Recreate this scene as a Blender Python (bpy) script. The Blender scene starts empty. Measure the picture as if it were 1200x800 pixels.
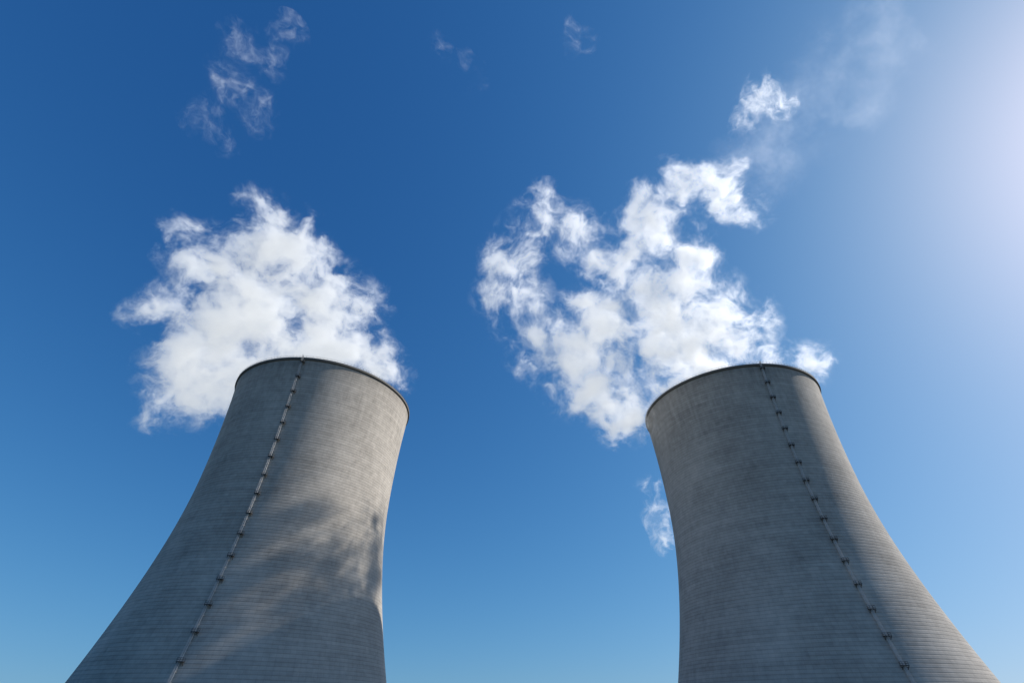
import bpy, bmesh, math, random, time
import numpy as np
from mathutils import Vector, Matrix
random.seed(4)
sce=bpy.context.scene
col=sce.collection
H=160.0
RT,ZT,B1,B2=51.11,100.2,112.3,174.2
F=538.2; PITCH=0.6813
def rad(z):
    b=B1 if z<ZT else B2
    return RT*math.sqrt(1+((z-ZT)/b)**2)

# ---------------------------------------------------------------- helpers
def link(o): col.objects.link(o); return o
def mesh_obj(name,V,Fc,mat=None,smooth=False):
    me=bpy.data.meshes.new(name); me.from_pydata(V,[],Fc); me.update()
    if smooth:
        for p in me.polygons: p.use_smooth=True
    o=bpy.data.objects.new(name,me); link(o)
    if mat: me.materials.append(mat)
    return o
def newmat(name):
    m=bpy.data.materials.new(name); m.use_nodes=True; m.node_tree.nodes.clear()
    return m
class NT:
    def __init__(s,nt): s.nt=nt
    def n(s,t,**k):
        nd=s.nt.nodes.new(t)
        for a,b in k.items(): setattr(nd,a,b)
        return nd
    def l(s,a,b): s.nt.links.new(a,b)
    def val(s,sock,v):
        if hasattr(v,'is_output'): s.l(v,sock)
        else: sock.default_value=v
    def math(s,op,a,b=0.0,c=0.0,clamp=False):
        nd=s.n("ShaderNodeMath",operation=op,use_clamp=clamp)
        s.val(nd.inputs[0],a); s.val(nd.inputs[1],b); s.val(nd.inputs[2],c)
        return nd.outputs[0]
    def mix(s,f,a,b,mode='MIX'):
        nd=s.n("ShaderNodeMix",data_type='RGBA',blend_type=mode)
        s.val(nd.inputs[0],f); s.val(nd.inputs[6],a); s.val(nd.inputs[7],b)
        return nd.outputs[2]
    def noise(s,vec,scale,detail=3,rough=.5,dim='3D'):
        nd=s.n("ShaderNodeTexNoise",noise_dimensions=dim)
        if vec is not None: s.l(vec,nd.inputs['Vector'])
        nd.inputs['Scale'].default_value=scale; nd.inputs['Detail'].default_value=detail
        nd.inputs['Roughness'].default_value=rough
        return nd
    def ramp(s,f,st):
        nd=s.n("ShaderNodeMapRange"); s.val(nd.inputs[0],f)
        for i,v in enumerate(st): nd.inputs[i+1].default_value=v
        return nd.outputs[0]

# ---------------------------------------------------------------- concrete
def concrete():
    m=newmat("weathered_concrete"); t=NT(m.node_tree)
    out=t.n("ShaderNodeOutputMaterial"); bs=t.n("ShaderNodeBsdfPrincipled")
    t.l(bs.outputs[0],out.inputs[0]); bs.inputs['Roughness'].default_value=.88
    bs.inputs['Specular IOR Level'].default_value=.25
    tc=t.n("ShaderNodeTexCoord"); sp=t.n("ShaderNodeSeparateXYZ"); t.l(tc.outputs['Object'],sp.inputs[0])
    ang=t.math('ARCTAN2',sp.outputs[1],sp.outputs[0])
    u=t.math('MULTIPLY',ang,52.0)
    cv=t.n("ShaderNodeCombineXYZ"); t.l(u,cv.inputs[0]); t.l(sp.outputs[2],cv.inputs[1])
    RH=1.4
    br=t.n("ShaderNodeTexBrick",offset=0.0,squash=1.0)
    t.l(cv.outputs[0],br.inputs['Vector'])
    br.inputs['Color1'].default_value=(.38,.38,.38,1); br.inputs['Color2'].default_value=(.62,.62,.62,1)
    br.inputs['Mortar'].default_value=(.15,.15,.15,1)
    br.inputs['Scale'].default_value=1.0; br.inputs['Mortar Size'].default_value=.06
    br.inputs['Mortar Smooth'].default_value=.4
    br.inputs['Brick Width'].default_value=2.0; br.inputs['Row Height'].default_value=RH
    fr=t.math('FRACT',t.math('DIVIDE',sp.outputs[2],RH))
    line=t.ramp(t.math('ABSOLUTE',t.math('SUBTRACT',fr,.5)),(.34,.42,0.0,1.0))
    zr=t.math('FLOOR',t.math('DIVIDE',sp.outputs[2],RH))
    wn=t.n("ShaderNodeTexWhiteNoise",noise_dimensions='1D'); t.l(zr,wn.inputs['W'])
    z5=t.noise(None,.2,2,.5,'1D'); t.l(sp.outputs[2],z5.inputs['W'])
    big=t.noise(tc.outputs['Object'],.035,6,.65)
    fine=t.noise(tc.outputs['Object'],.35,6,.7)
    # long horizontal weather bands that come and go round the shell
    hv=t.n("ShaderNodeCombineXYZ"); t.l(t.math('MULTIPLY',u,.03),hv.inputs[0]); t.l(t.math('MULTIPLY',sp.outputs[2],.55),hv.inputs[1])
    hb=t.noise(hv.outputs[0],1.0,4,.65)
    sv=t.n("ShaderNodeCombineXYZ"); t.l(t.math('MULTIPLY',u,.45),sv.inputs[0]); t.l(t.math('MULTIPLY',sp.outputs[2],.06),sv.inputs[1])
    streak=t.noise(sv.outputs[0],1.0,4,.6)
    f=t.math('MULTIPLY',t.math('SUBTRACT',br.outputs['Color'],.5),.40)
    f=t.math('ADD',f,t.math('MULTIPLY',t.math('SUBTRACT',wn.outputs[0],.5),.09))
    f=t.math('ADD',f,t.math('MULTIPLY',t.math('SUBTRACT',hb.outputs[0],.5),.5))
    f=t.math('SUBTRACT',f,t.math('MULTIPLY',line,.12))
    f=t.math('ADD',f,t.math('MULTIPLY',t.math('SUBTRACT',z5.outputs[0],.5),.1))
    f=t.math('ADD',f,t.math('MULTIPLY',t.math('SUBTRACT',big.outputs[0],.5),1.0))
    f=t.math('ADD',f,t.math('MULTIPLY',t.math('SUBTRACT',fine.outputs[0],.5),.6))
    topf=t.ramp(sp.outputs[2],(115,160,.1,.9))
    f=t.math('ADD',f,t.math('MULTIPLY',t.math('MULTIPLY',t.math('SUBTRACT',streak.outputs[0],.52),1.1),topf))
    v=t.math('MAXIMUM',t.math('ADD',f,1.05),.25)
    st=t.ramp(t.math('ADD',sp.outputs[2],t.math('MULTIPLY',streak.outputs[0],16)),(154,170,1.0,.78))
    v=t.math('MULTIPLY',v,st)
    cc=t.n("ShaderNodeCombineColor")
    for i in range(3): t.l(v,cc.inputs[i])
    c=t.mix(1.0,(.405,.37,.325,1),cc.outputs[0],'MULTIPLY')
    t.l(c,bs.inputs['Base Color'])
    bp=t.n("ShaderNodeBump"); bp.inputs['Strength'].default_value=.35; bp.inputs['Distance'].default_value=.12
    t.l(t.math('SUBTRACT',t.math('ADD',br.outputs['Color'],t.math('MULTIPLY',fine.outputs[0],.6)),line),bp.inputs['Height'])
    t.l(bp.outputs[0],bs.inputs['Normal'])
    return m
def simple(name,c,rough=.6,metal=0.0,var=.15,scale=2.0):
    m=newmat(name); t=NT(m.node_tree)
    out=t.n("ShaderNodeOutputMaterial"); bs=t.n("ShaderNodeBsdfPrincipled"); t.l(bs.outputs[0],out.inputs[0])
    tc=t.n("ShaderNodeTexCoord"); n=t.noise(tc.outputs['Object'],scale,4,.6)
    a=tuple(x*(1-var) for x in c)+(1,); b=tuple(min(1,x*(1+var)) for x in c)+(1,)
    t.l(t.mix(n.outputs[0],a,b),bs.inputs['Base Color'])
    bs.inputs['Roughness'].default_value=rough; bs.inputs['Metallic'].default_value=metal
    return m
M_con=concrete()
M_rim=simple("rim_concrete",(.13,.125,.115),.9)
M_steel=simple("galvanised_steel",(.5,.49,.47),.6,.0)
M_dark=simple("dark_steel_grating",(.08,.08,.08),.7,.2)

# ---------------------------------------------------------------- tower
def ring_prism(prof,n=192):
    k=len(prof); V=[];Fc=[]
    for j in range(n):
        a=2*math.pi*j/n
        for r,z in prof: V.append((r*math.cos(a),r*math.sin(a),z))
    for j in range(n):
        j2=(j+1)%n
        for i in range(k):
            i2=(i+1)%k
            Fc.append((j*k+i,j2*k+i,j2*k+i2,j*k+i2))
    return V,Fc
def box(V,Fc,c,ax,ay,az,sx,sy,sz):
    b=len(V)
    for dz in (-1,1):
        for dy in (-1,1):
            for dx in (-1,1):
                V.append(tuple(c+ax*(dx*sx/2)+ay*(dy*sy/2)+az*(dz*sz/2)))
    for f in ((0,2,3,1),(4,5,7,6),(0,1,5,4),(2,6,7,3),(0,4,6,2),(1,3,7,5)): Fc.append(tuple(b+i for i in f))
def beam(V,Fc,p,q,w,side):
    d=(q-p); L=d.length; d.normalize(); y=d.cross(side).normalized()
    box(V,Fc,(p+q)/2,side,y,d,w,w,L)
def tower(loc,lad_ang,label):
    e=bpy.data.objects.new("cooling_tower",None); link(e); e.location=loc
    e["label"]=label; e["category"]="cooling tower"; e["group"]="hyperbolic cooling towers of the power plant"
    e.empty_display_size=10
    zz=[H*i/110 for i in range(111)]
    prof=[(rad(z),z) for z in zz]
    inner=[(rad(z)-.9,z) for z in reversed(zz)]
    V,Fc=ring_prism(prof+inner,256)
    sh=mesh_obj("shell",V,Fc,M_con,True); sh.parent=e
    r=rad(H)
    V,Fc=ring_prism([(r+.02,H-1.3),(r+.75,H-.9),(r+.75,H+.25),(r-1.2,H+.25),(r-1.2,H+.01),(r+.02,H+.01)],256)
    rim=mesh_obj("top_rim",V,Fc,M_rim); rim.parent=e
    V=[];Fc=[]
    n=180
    up=Vector((0,0,1))
    for i in range(n):
        a=2*math.pi*i/n; ra=Vector((math.cos(a),math.sin(a),0)); tg=Vector((-math.sin(a),math.cos(a),0))
        box(V,Fc,ra*(r+.6)+up*(H+.85),ra,tg,up,.07,.07,1.2)
        a2=a+math.pi/n
        c=Vector((math.cos(a2),math.sin(a2),0))
        t2=Vector((-math.sin(a2),math.cos(a2),0))
        L=2*math.pi*(r+.6)/n+.02
        for h in (.85,1.4): box(V,Fc,c*(r+.6)+up*(H+h),c,t2,up,.05,L,.05)
    ra_=mesh_obj("railing",V,Fc,M_dark); ra_.parent=e
    V=[];Fc=[]
    a=lad_ang; ra=Vector((math.cos(a),math.sin(a),0)); tg=Vector((-math.sin(a),math.cos(a),0))
    pts=[]
    z=1.0
    while z<=H: pts.append(ra*(rad(z)+.75)+up*z); z+=3.0
    pts.append(ra*(rad(H)+1.3)+up*(H+1.4))
    for i in range(len(pts)-1):
        for s in (-.3,.3):
            beam(V,Fc,pts[i]+tg*s,pts[i+1]+tg*s,.17,tg)
        for s,o in ((-.4,.6),(.4,.6),(0,.9)):
            beam(V,Fc,pts[i]+tg*s+ra*o,pts[i+1]+tg*s+ra*o,.08,tg)
        for k in range(6):
            p=pts[i].lerp(pts[i+1],k/6)
            box(V,Fc,p,tg,ra,up,.6,.06,.06)
        p=pts[i]
        for s in (-.4,.4): box(V,Fc,p+tg*s+ra*.3,tg,ra,up,.08,.6,.08)
        box(V,Fc,p+ra*.9,tg,ra,up,.8,.06,.1)
        for s in (-.33,.33): box(V,Fc,p+tg*s-ra*.35,tg,ra,up,.12,.8,.12)
    la=mesh_obj("ladder",V,Fc,M_steel); la.parent=e
    V=[];Fc=[]
    X=Vector((1,0,0));Y=Vector((0,1,0)); 
    box(V,Fc,Vector((.9,.45,0)),X,Y,up,1.8,2.4,.22)
    for y in (-.55,1.45): box(V,Fc,Vector((.8,y,-.5)),X,Y,up,1.5,.14,.14); beam(V,Fc,Vector((.05,y,-1.4)),Vector((1.7,y,-.12)),.14,Y)
    for x,y in ((1.75,-.65),(1.75,.45),(1.75,1.55),(.2,-.65),(.2,1.55)): box(V,Fc,Vector((x,y,.62)),X,Y,up,.09,.09,1.1)
    for h in (.6,1.15):
        box(V,Fc,Vector((1.75,.45,h)),X,Y,up,.08,2.3,.08)
        for y in (-.65,1.55): box(V,Fc,Vector((.95,y,h)),X,Y,up,1.6,.08,.08)
    pm=bpy.data.meshes.new("platform"); pm.from_pydata(V,[],Fc); pm.materials.append(M_dark)
    z=157-9.4*16
    while z<158:
        o=bpy.data.objects.new("platform",pm); link(o); o.parent=la
        p=ra*(rad(z)+.02)+up*z
        o.location=p; o.rotation_euler=(0,0,a)
        z+=9.4
    return e
LT=Vector((-123.7,265.2,0)); RTW=Vector((146.1,269.6,0))
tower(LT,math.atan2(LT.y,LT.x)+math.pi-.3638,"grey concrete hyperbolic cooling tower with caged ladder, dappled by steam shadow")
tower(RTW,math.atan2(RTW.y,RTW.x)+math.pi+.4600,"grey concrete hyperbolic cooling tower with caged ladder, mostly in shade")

# ---------------------------------------------------------------- ground
gm=newmat("dry_grass"); t=NT(gm.node_tree)
out=t.n("ShaderNodeOutputMaterial"); bs=t.n("ShaderNodeBsdfPrincipled"); t.l(bs.outputs[0],out.inputs[0])
tc=t.n("ShaderNodeTexCoord"); n1=t.noise(tc.outputs['Object'],.03,6,.6); n2=t.noise(tc.outputs['Object'],1.5,5,.7)
c=t.mix(n1.outputs[0],(.05,.06,.03,1),(.13,.12,.10,1)); c=t.mix(t.math('MULTIPLY',n2.outputs[0],.5),c,(.08,.08,.065,1))
t.l(c,bs.inputs['Base Color']); bs.inputs['Roughness'].default_value=.95
g=mesh_obj("ground",[(-9000,-9000,0),(9000,-9000,0),(9000,9000,0),(-9000,9000,0)],[(0,1,2,3)],gm); g["kind"]="structure"

# ---------------------------------------------------------------- steam
CP,SP=math.cos(PITCH),math.sin(PITCH)
def W(px,py,d):
    a=(px-600)/F; b=(400-py)/F
    return Vector((a*d,(CP-b*SP)*d,1.7+(SP+b*CP)*d))
def vol_mat(name,blobs,dens,amp,scale,warp,sharp,glow,seed,step,smooth,rough,power,cap,fade):
    m=newmat(name); t=NT(m.node_tree)
    out=t.n("ShaderNodeOutputMaterial")
    tc=t.n("ShaderNodeTexCoord"); P=tc.outputs['Object']
    Po=t.n("ShaderNodeVectorMath",operation='ADD'); t.l(P,Po.inputs[0]); Po.inputs[1].default_value=(seed,seed*.7,seed*1.3)
    w1=t.noise(Po.outputs[0],1/40,3,.6)
    v1=t.n("ShaderNodeVectorMath",operation='SUBTRACT'); t.l(w1.outputs['Color'],v1.inputs[0]); v1.inputs[1].default_value=(.5,.5,.5)
    def warpv(base,amt):
        v2=t.n("ShaderNodeVectorMath",operation='MULTIPLY_ADD'); t.l(v1.outputs[0],v2.inputs[0]); v2.inputs[1].default_value=(amt,)*3; t.l(base,v2.inputs[2])
        return v2.outputs[0]
    Q=warpv(P,warp)
    f=None
    for c,r in blobs:
        d=t.n("ShaderNodeVectorMath",operation='DISTANCE'); t.l(Q,d.inputs[0]); d.inputs[1].default_value=tuple(c)
        g_=t.math('SUBTRACT',r,d.outputs['Value'])
        f=g_ if f is None else t.math('SMOOTH_MAX',f,g_,smooth)
    edge=t.ramp(f,(-fade,-fade*.1,0.0,1.0))
    f=t.math('MINIMUM',f,cap)
    fb=t.noise(warpv(Po.outputs[0],warp*1.5),scale,6,rough)
    f=t.math('ADD',f,t.math('MULTIPLY',t.math('SUBTRACT',fb.outputs[0],.5),amp))
    f=t.math('MULTIPLY',f,sharp,clamp=True)
    f=t.math('MULTIPLY',t.math('POWER',f,power),edge)
    f=t.math('MULTIPLY',f,dens)
    vs=t.n("ShaderNodeVolumeScatter"); vs.inputs['Color'].default_value=(.99,.99,.99,1); vs.inputs['Anisotropy'].default_value=.35
    t.l(f,vs.inputs['Density'])
    em=t.n("ShaderNodeEmission"); em.inputs[0].default_value=(.90,.95,1,1)
    t.l(t.math('MULTIPLY',f,glow),em.inputs[1])  # added self-glow by density, standing in for light scattered repeatedly inside the vapour
    ad=t.n("ShaderNodeAddShader"); t.l(vs.outputs[0],ad.inputs[0]); t.l(em.outputs[0],ad.inputs[1])
    t.l(ad.outputs[0],out.inputs['Volume'])
    m.cycles.volume_step_rate=step
    return m
def cloud(name,label,cat,spec,origin,dens=.38,amp=165,scale=1/25,warp=21,sharp=.027,glow=.40,grow=11,seed=0.0,hullvox=3.5,step=.2,smooth=7.0,rough=.76,power=2.2,cap=11.5,fade=9.0):
    blobs=[(W(px,py,d)-origin, rp*d/F) for px,py,rp,d in spec]
    bm=bmesh.new()
    for c,r in blobs: bmesh.ops.create_icosphere(bm,subdivisions=3,radius=r+grow,matrix=Matrix.Translation(c))
    me=bpy.data.meshes.new(name); bm.to_mesh(me); bm.free()
    tmp=bpy.data.objects.new("tmp",me); link(tmp)
    md=tmp.modifiers.new("r","REMESH"); md.mode='VOXEL'; md.voxel_size=hullvox
    dg=bpy.context.evaluated_depsgraph_get(); dg.update()
    me2=bpy.data.meshes.new_from_object(tmp.evaluated_get(dg))
    bpy.data.objects.remove(tmp); me2.name=name
    o=bpy.data.objects.new(name,me2); link(o); o.location=origin
    me2.materials.clear(); me2.materials.append(vol_mat(name+"_vapour",blobs,dens,amp,scale,warp,sharp,glow,seed,step,smooth,rough,power,cap,fade))
    o["label"]=label; o["category"]=cat
    return o
Lsp=[(335,455,70,335),(395,425,58,322),(440,445,36,318),(394,365,54,310),(335,310,52,305),(310,258,30,300),(355,285,30,300),
     (255,310,42,310),(212,285,24,310),(285,375,64,320),(215,360,34,325),(235,440,56,340),(203,475,32,345),(170,370,15,325)]
Rsp=[(815,455,56,324),(850,375,46,303),(780,385,54,298),(795,310,44,292),(740,315,44,290),(700,390,52,290),
     (645,405,44,280),(682,445,44,278),(730,475,44,324),(600,300,34,290),(600,350,36,288),(632,255,28,290),(675,278,28,290),(705,298,28,290),
     (762,252,30,288),(795,222,28,286),(845,222,27,286),(875,242,20,286),(905,430,30,322),(946,424,22,325)]
cloud("steam_plume","white billowing steam plume rising from the tower mouth, ragged trailing edge","steam",Lsp,LT+Vector((0,0,H)),seed=21)
cloud("steam_plume","white torn steam plume drifting off the tower mouth with open gap","steam",Rsp,RTW+Vector((0,0,H)),seed=83)
wk=dict(dens=.07,amp=130,scale=1/18,warp=40,sharp=.033,grow=7,hullvox=2.5,step=.22,rough=.76,cap=4.0,fade=6.0)
cloud("cloud","thin torn white wisp of vapour high above the plume","cloud",[(285,60,25,330),(268,95,25,330),(300,130,23,330),(335,40,15,330),(312,75,16,330),(238,140,18,330),(262,165,12,330)],W(280,95,330),seed=14,**{**wk,'warp':48,'scale':1/15})
cloud("cloud","small bright white puff of cloud in open sky","cloud",[(888,115,25,330),(907,122,21,330),(873,152,13,330)],W(893,122,330),**{**wk,'dens':.4,'seed':3,'cap':8.0,'amp':95})
cloud("cloud","faint small wisp of cloud in deep blue sky","cloud",[(668,35,15,330),(680,52,13,330)],W(670,45,330),seed=11,**wk)
cloud("cloud","very faint streak of vapour in deep blue sky","cloud",[(518,60,12,330),(535,78,13,330),(552,92,12,330)],W(535,78,330),seed=31,**{**wk,'dens':.045})
cloud("cloud","ragged scrap of steam sinking behind the tower","cloud",[(762,572,14,400),(774,603,17,400),(784,630,15,400)],W(768,600,400),**{**wk,'dens':.3,'cap':5.0,'amp':110})
cloud("cloud","pale thin veil of haze stretched across bright sky","cloud",[(885,200,55,480),(930,135,62,480),(1000,75,66,480)],W(930,140,480),dens=.006,amp=180,scale=1/60,warp=70,sharp=.02,grow=28,hullvox=8,step=.9,seed=27,rough=.74,power=2.0,fade=28.0)

# ---------------------------------------------------------------- light
EL,AZ=math.radians(34.8),math.radians(77.5)
w=bpy.data.worlds.new("World"); sce.world=w; w.use_nodes=True
t=NT(w.node_tree); bg=w.node_tree.nodes["Background"]
sk=t.n("ShaderNodeTexSky"); sk.sky_type='NISHITA'; sk.sun_disc=False; sk.sun_elevation=EL; sk.sun_rotation=AZ
sk.dust_density=1.4; sk.air_density=1.0; sk.ozone_density=3.5; sk.altitude=300
tc=t.n("ShaderNodeTexCoord"); va=t.n("ShaderNodeVectorMath",operation='ADD'); t.l(tc.outputs['Generated'],va.inputs[0]); va.inputs[1].default_value=(0,0,.06)
vn=t.n("ShaderNodeVectorMath",operation='NORMALIZE'); t.l(va.outputs[0],vn.inputs[0]); t.l(vn.outputs[0],sk.inputs[0])
sep=t.n("ShaderNodeSeparateColor"); t.l(sk.outputs[0],sep.inputs[0])
cmb=t.n("ShaderNodeCombineColor")
for i,(p,g_,k) in enumerate(((1.45,1.17,.65),(1.08,1.24,.62),(.8,1.2,.30))):
    v=t.math('POWER',t.math('MULTIPLY',sep.outputs[i],.1),p)
    v=t.math('DIVIDE',v,t.math('MULTIPLY_ADD',v,k,1.0))
    t.l(t.math('MULTIPLY',v,10*g_),cmb.inputs[i])
t.l(cmb.outputs[0],bg.inputs[0]); bg.inputs[1].default_value=.1
s=bpy.data.objects.new("sun",bpy.data.lights.new("sun","SUN")); link(s)
s.data.energy=5.0; s.data.angle=math.radians(.5); s.data.color=(1,.95,.88)
d=Vector((math.cos(EL)*math.sin(AZ),math.cos(EL)*math.cos(AZ),math.sin(EL)))
s.rotation_euler=d.to_track_quat('Z','Y').to_euler(); s.location=d*500
cam=bpy.data.objects.new("camera",bpy.data.cameras.new("camera")); link(cam); sce.camera=cam
cam.data.sensor_width=36; cam.data.lens=F*36/1200; cam.data.clip_end=20000
ro=Matrix.Rotation(math.pi/2+PITCH,4,'X')@Matrix.Rotation(.0039,4,'Z')
cam.matrix_world=Matrix.Translation((0,0,1.7))@ro
sce.view_settings.view_transform='Standard'; sce.view_settings.look='None'; sce.view_settings.exposure=0
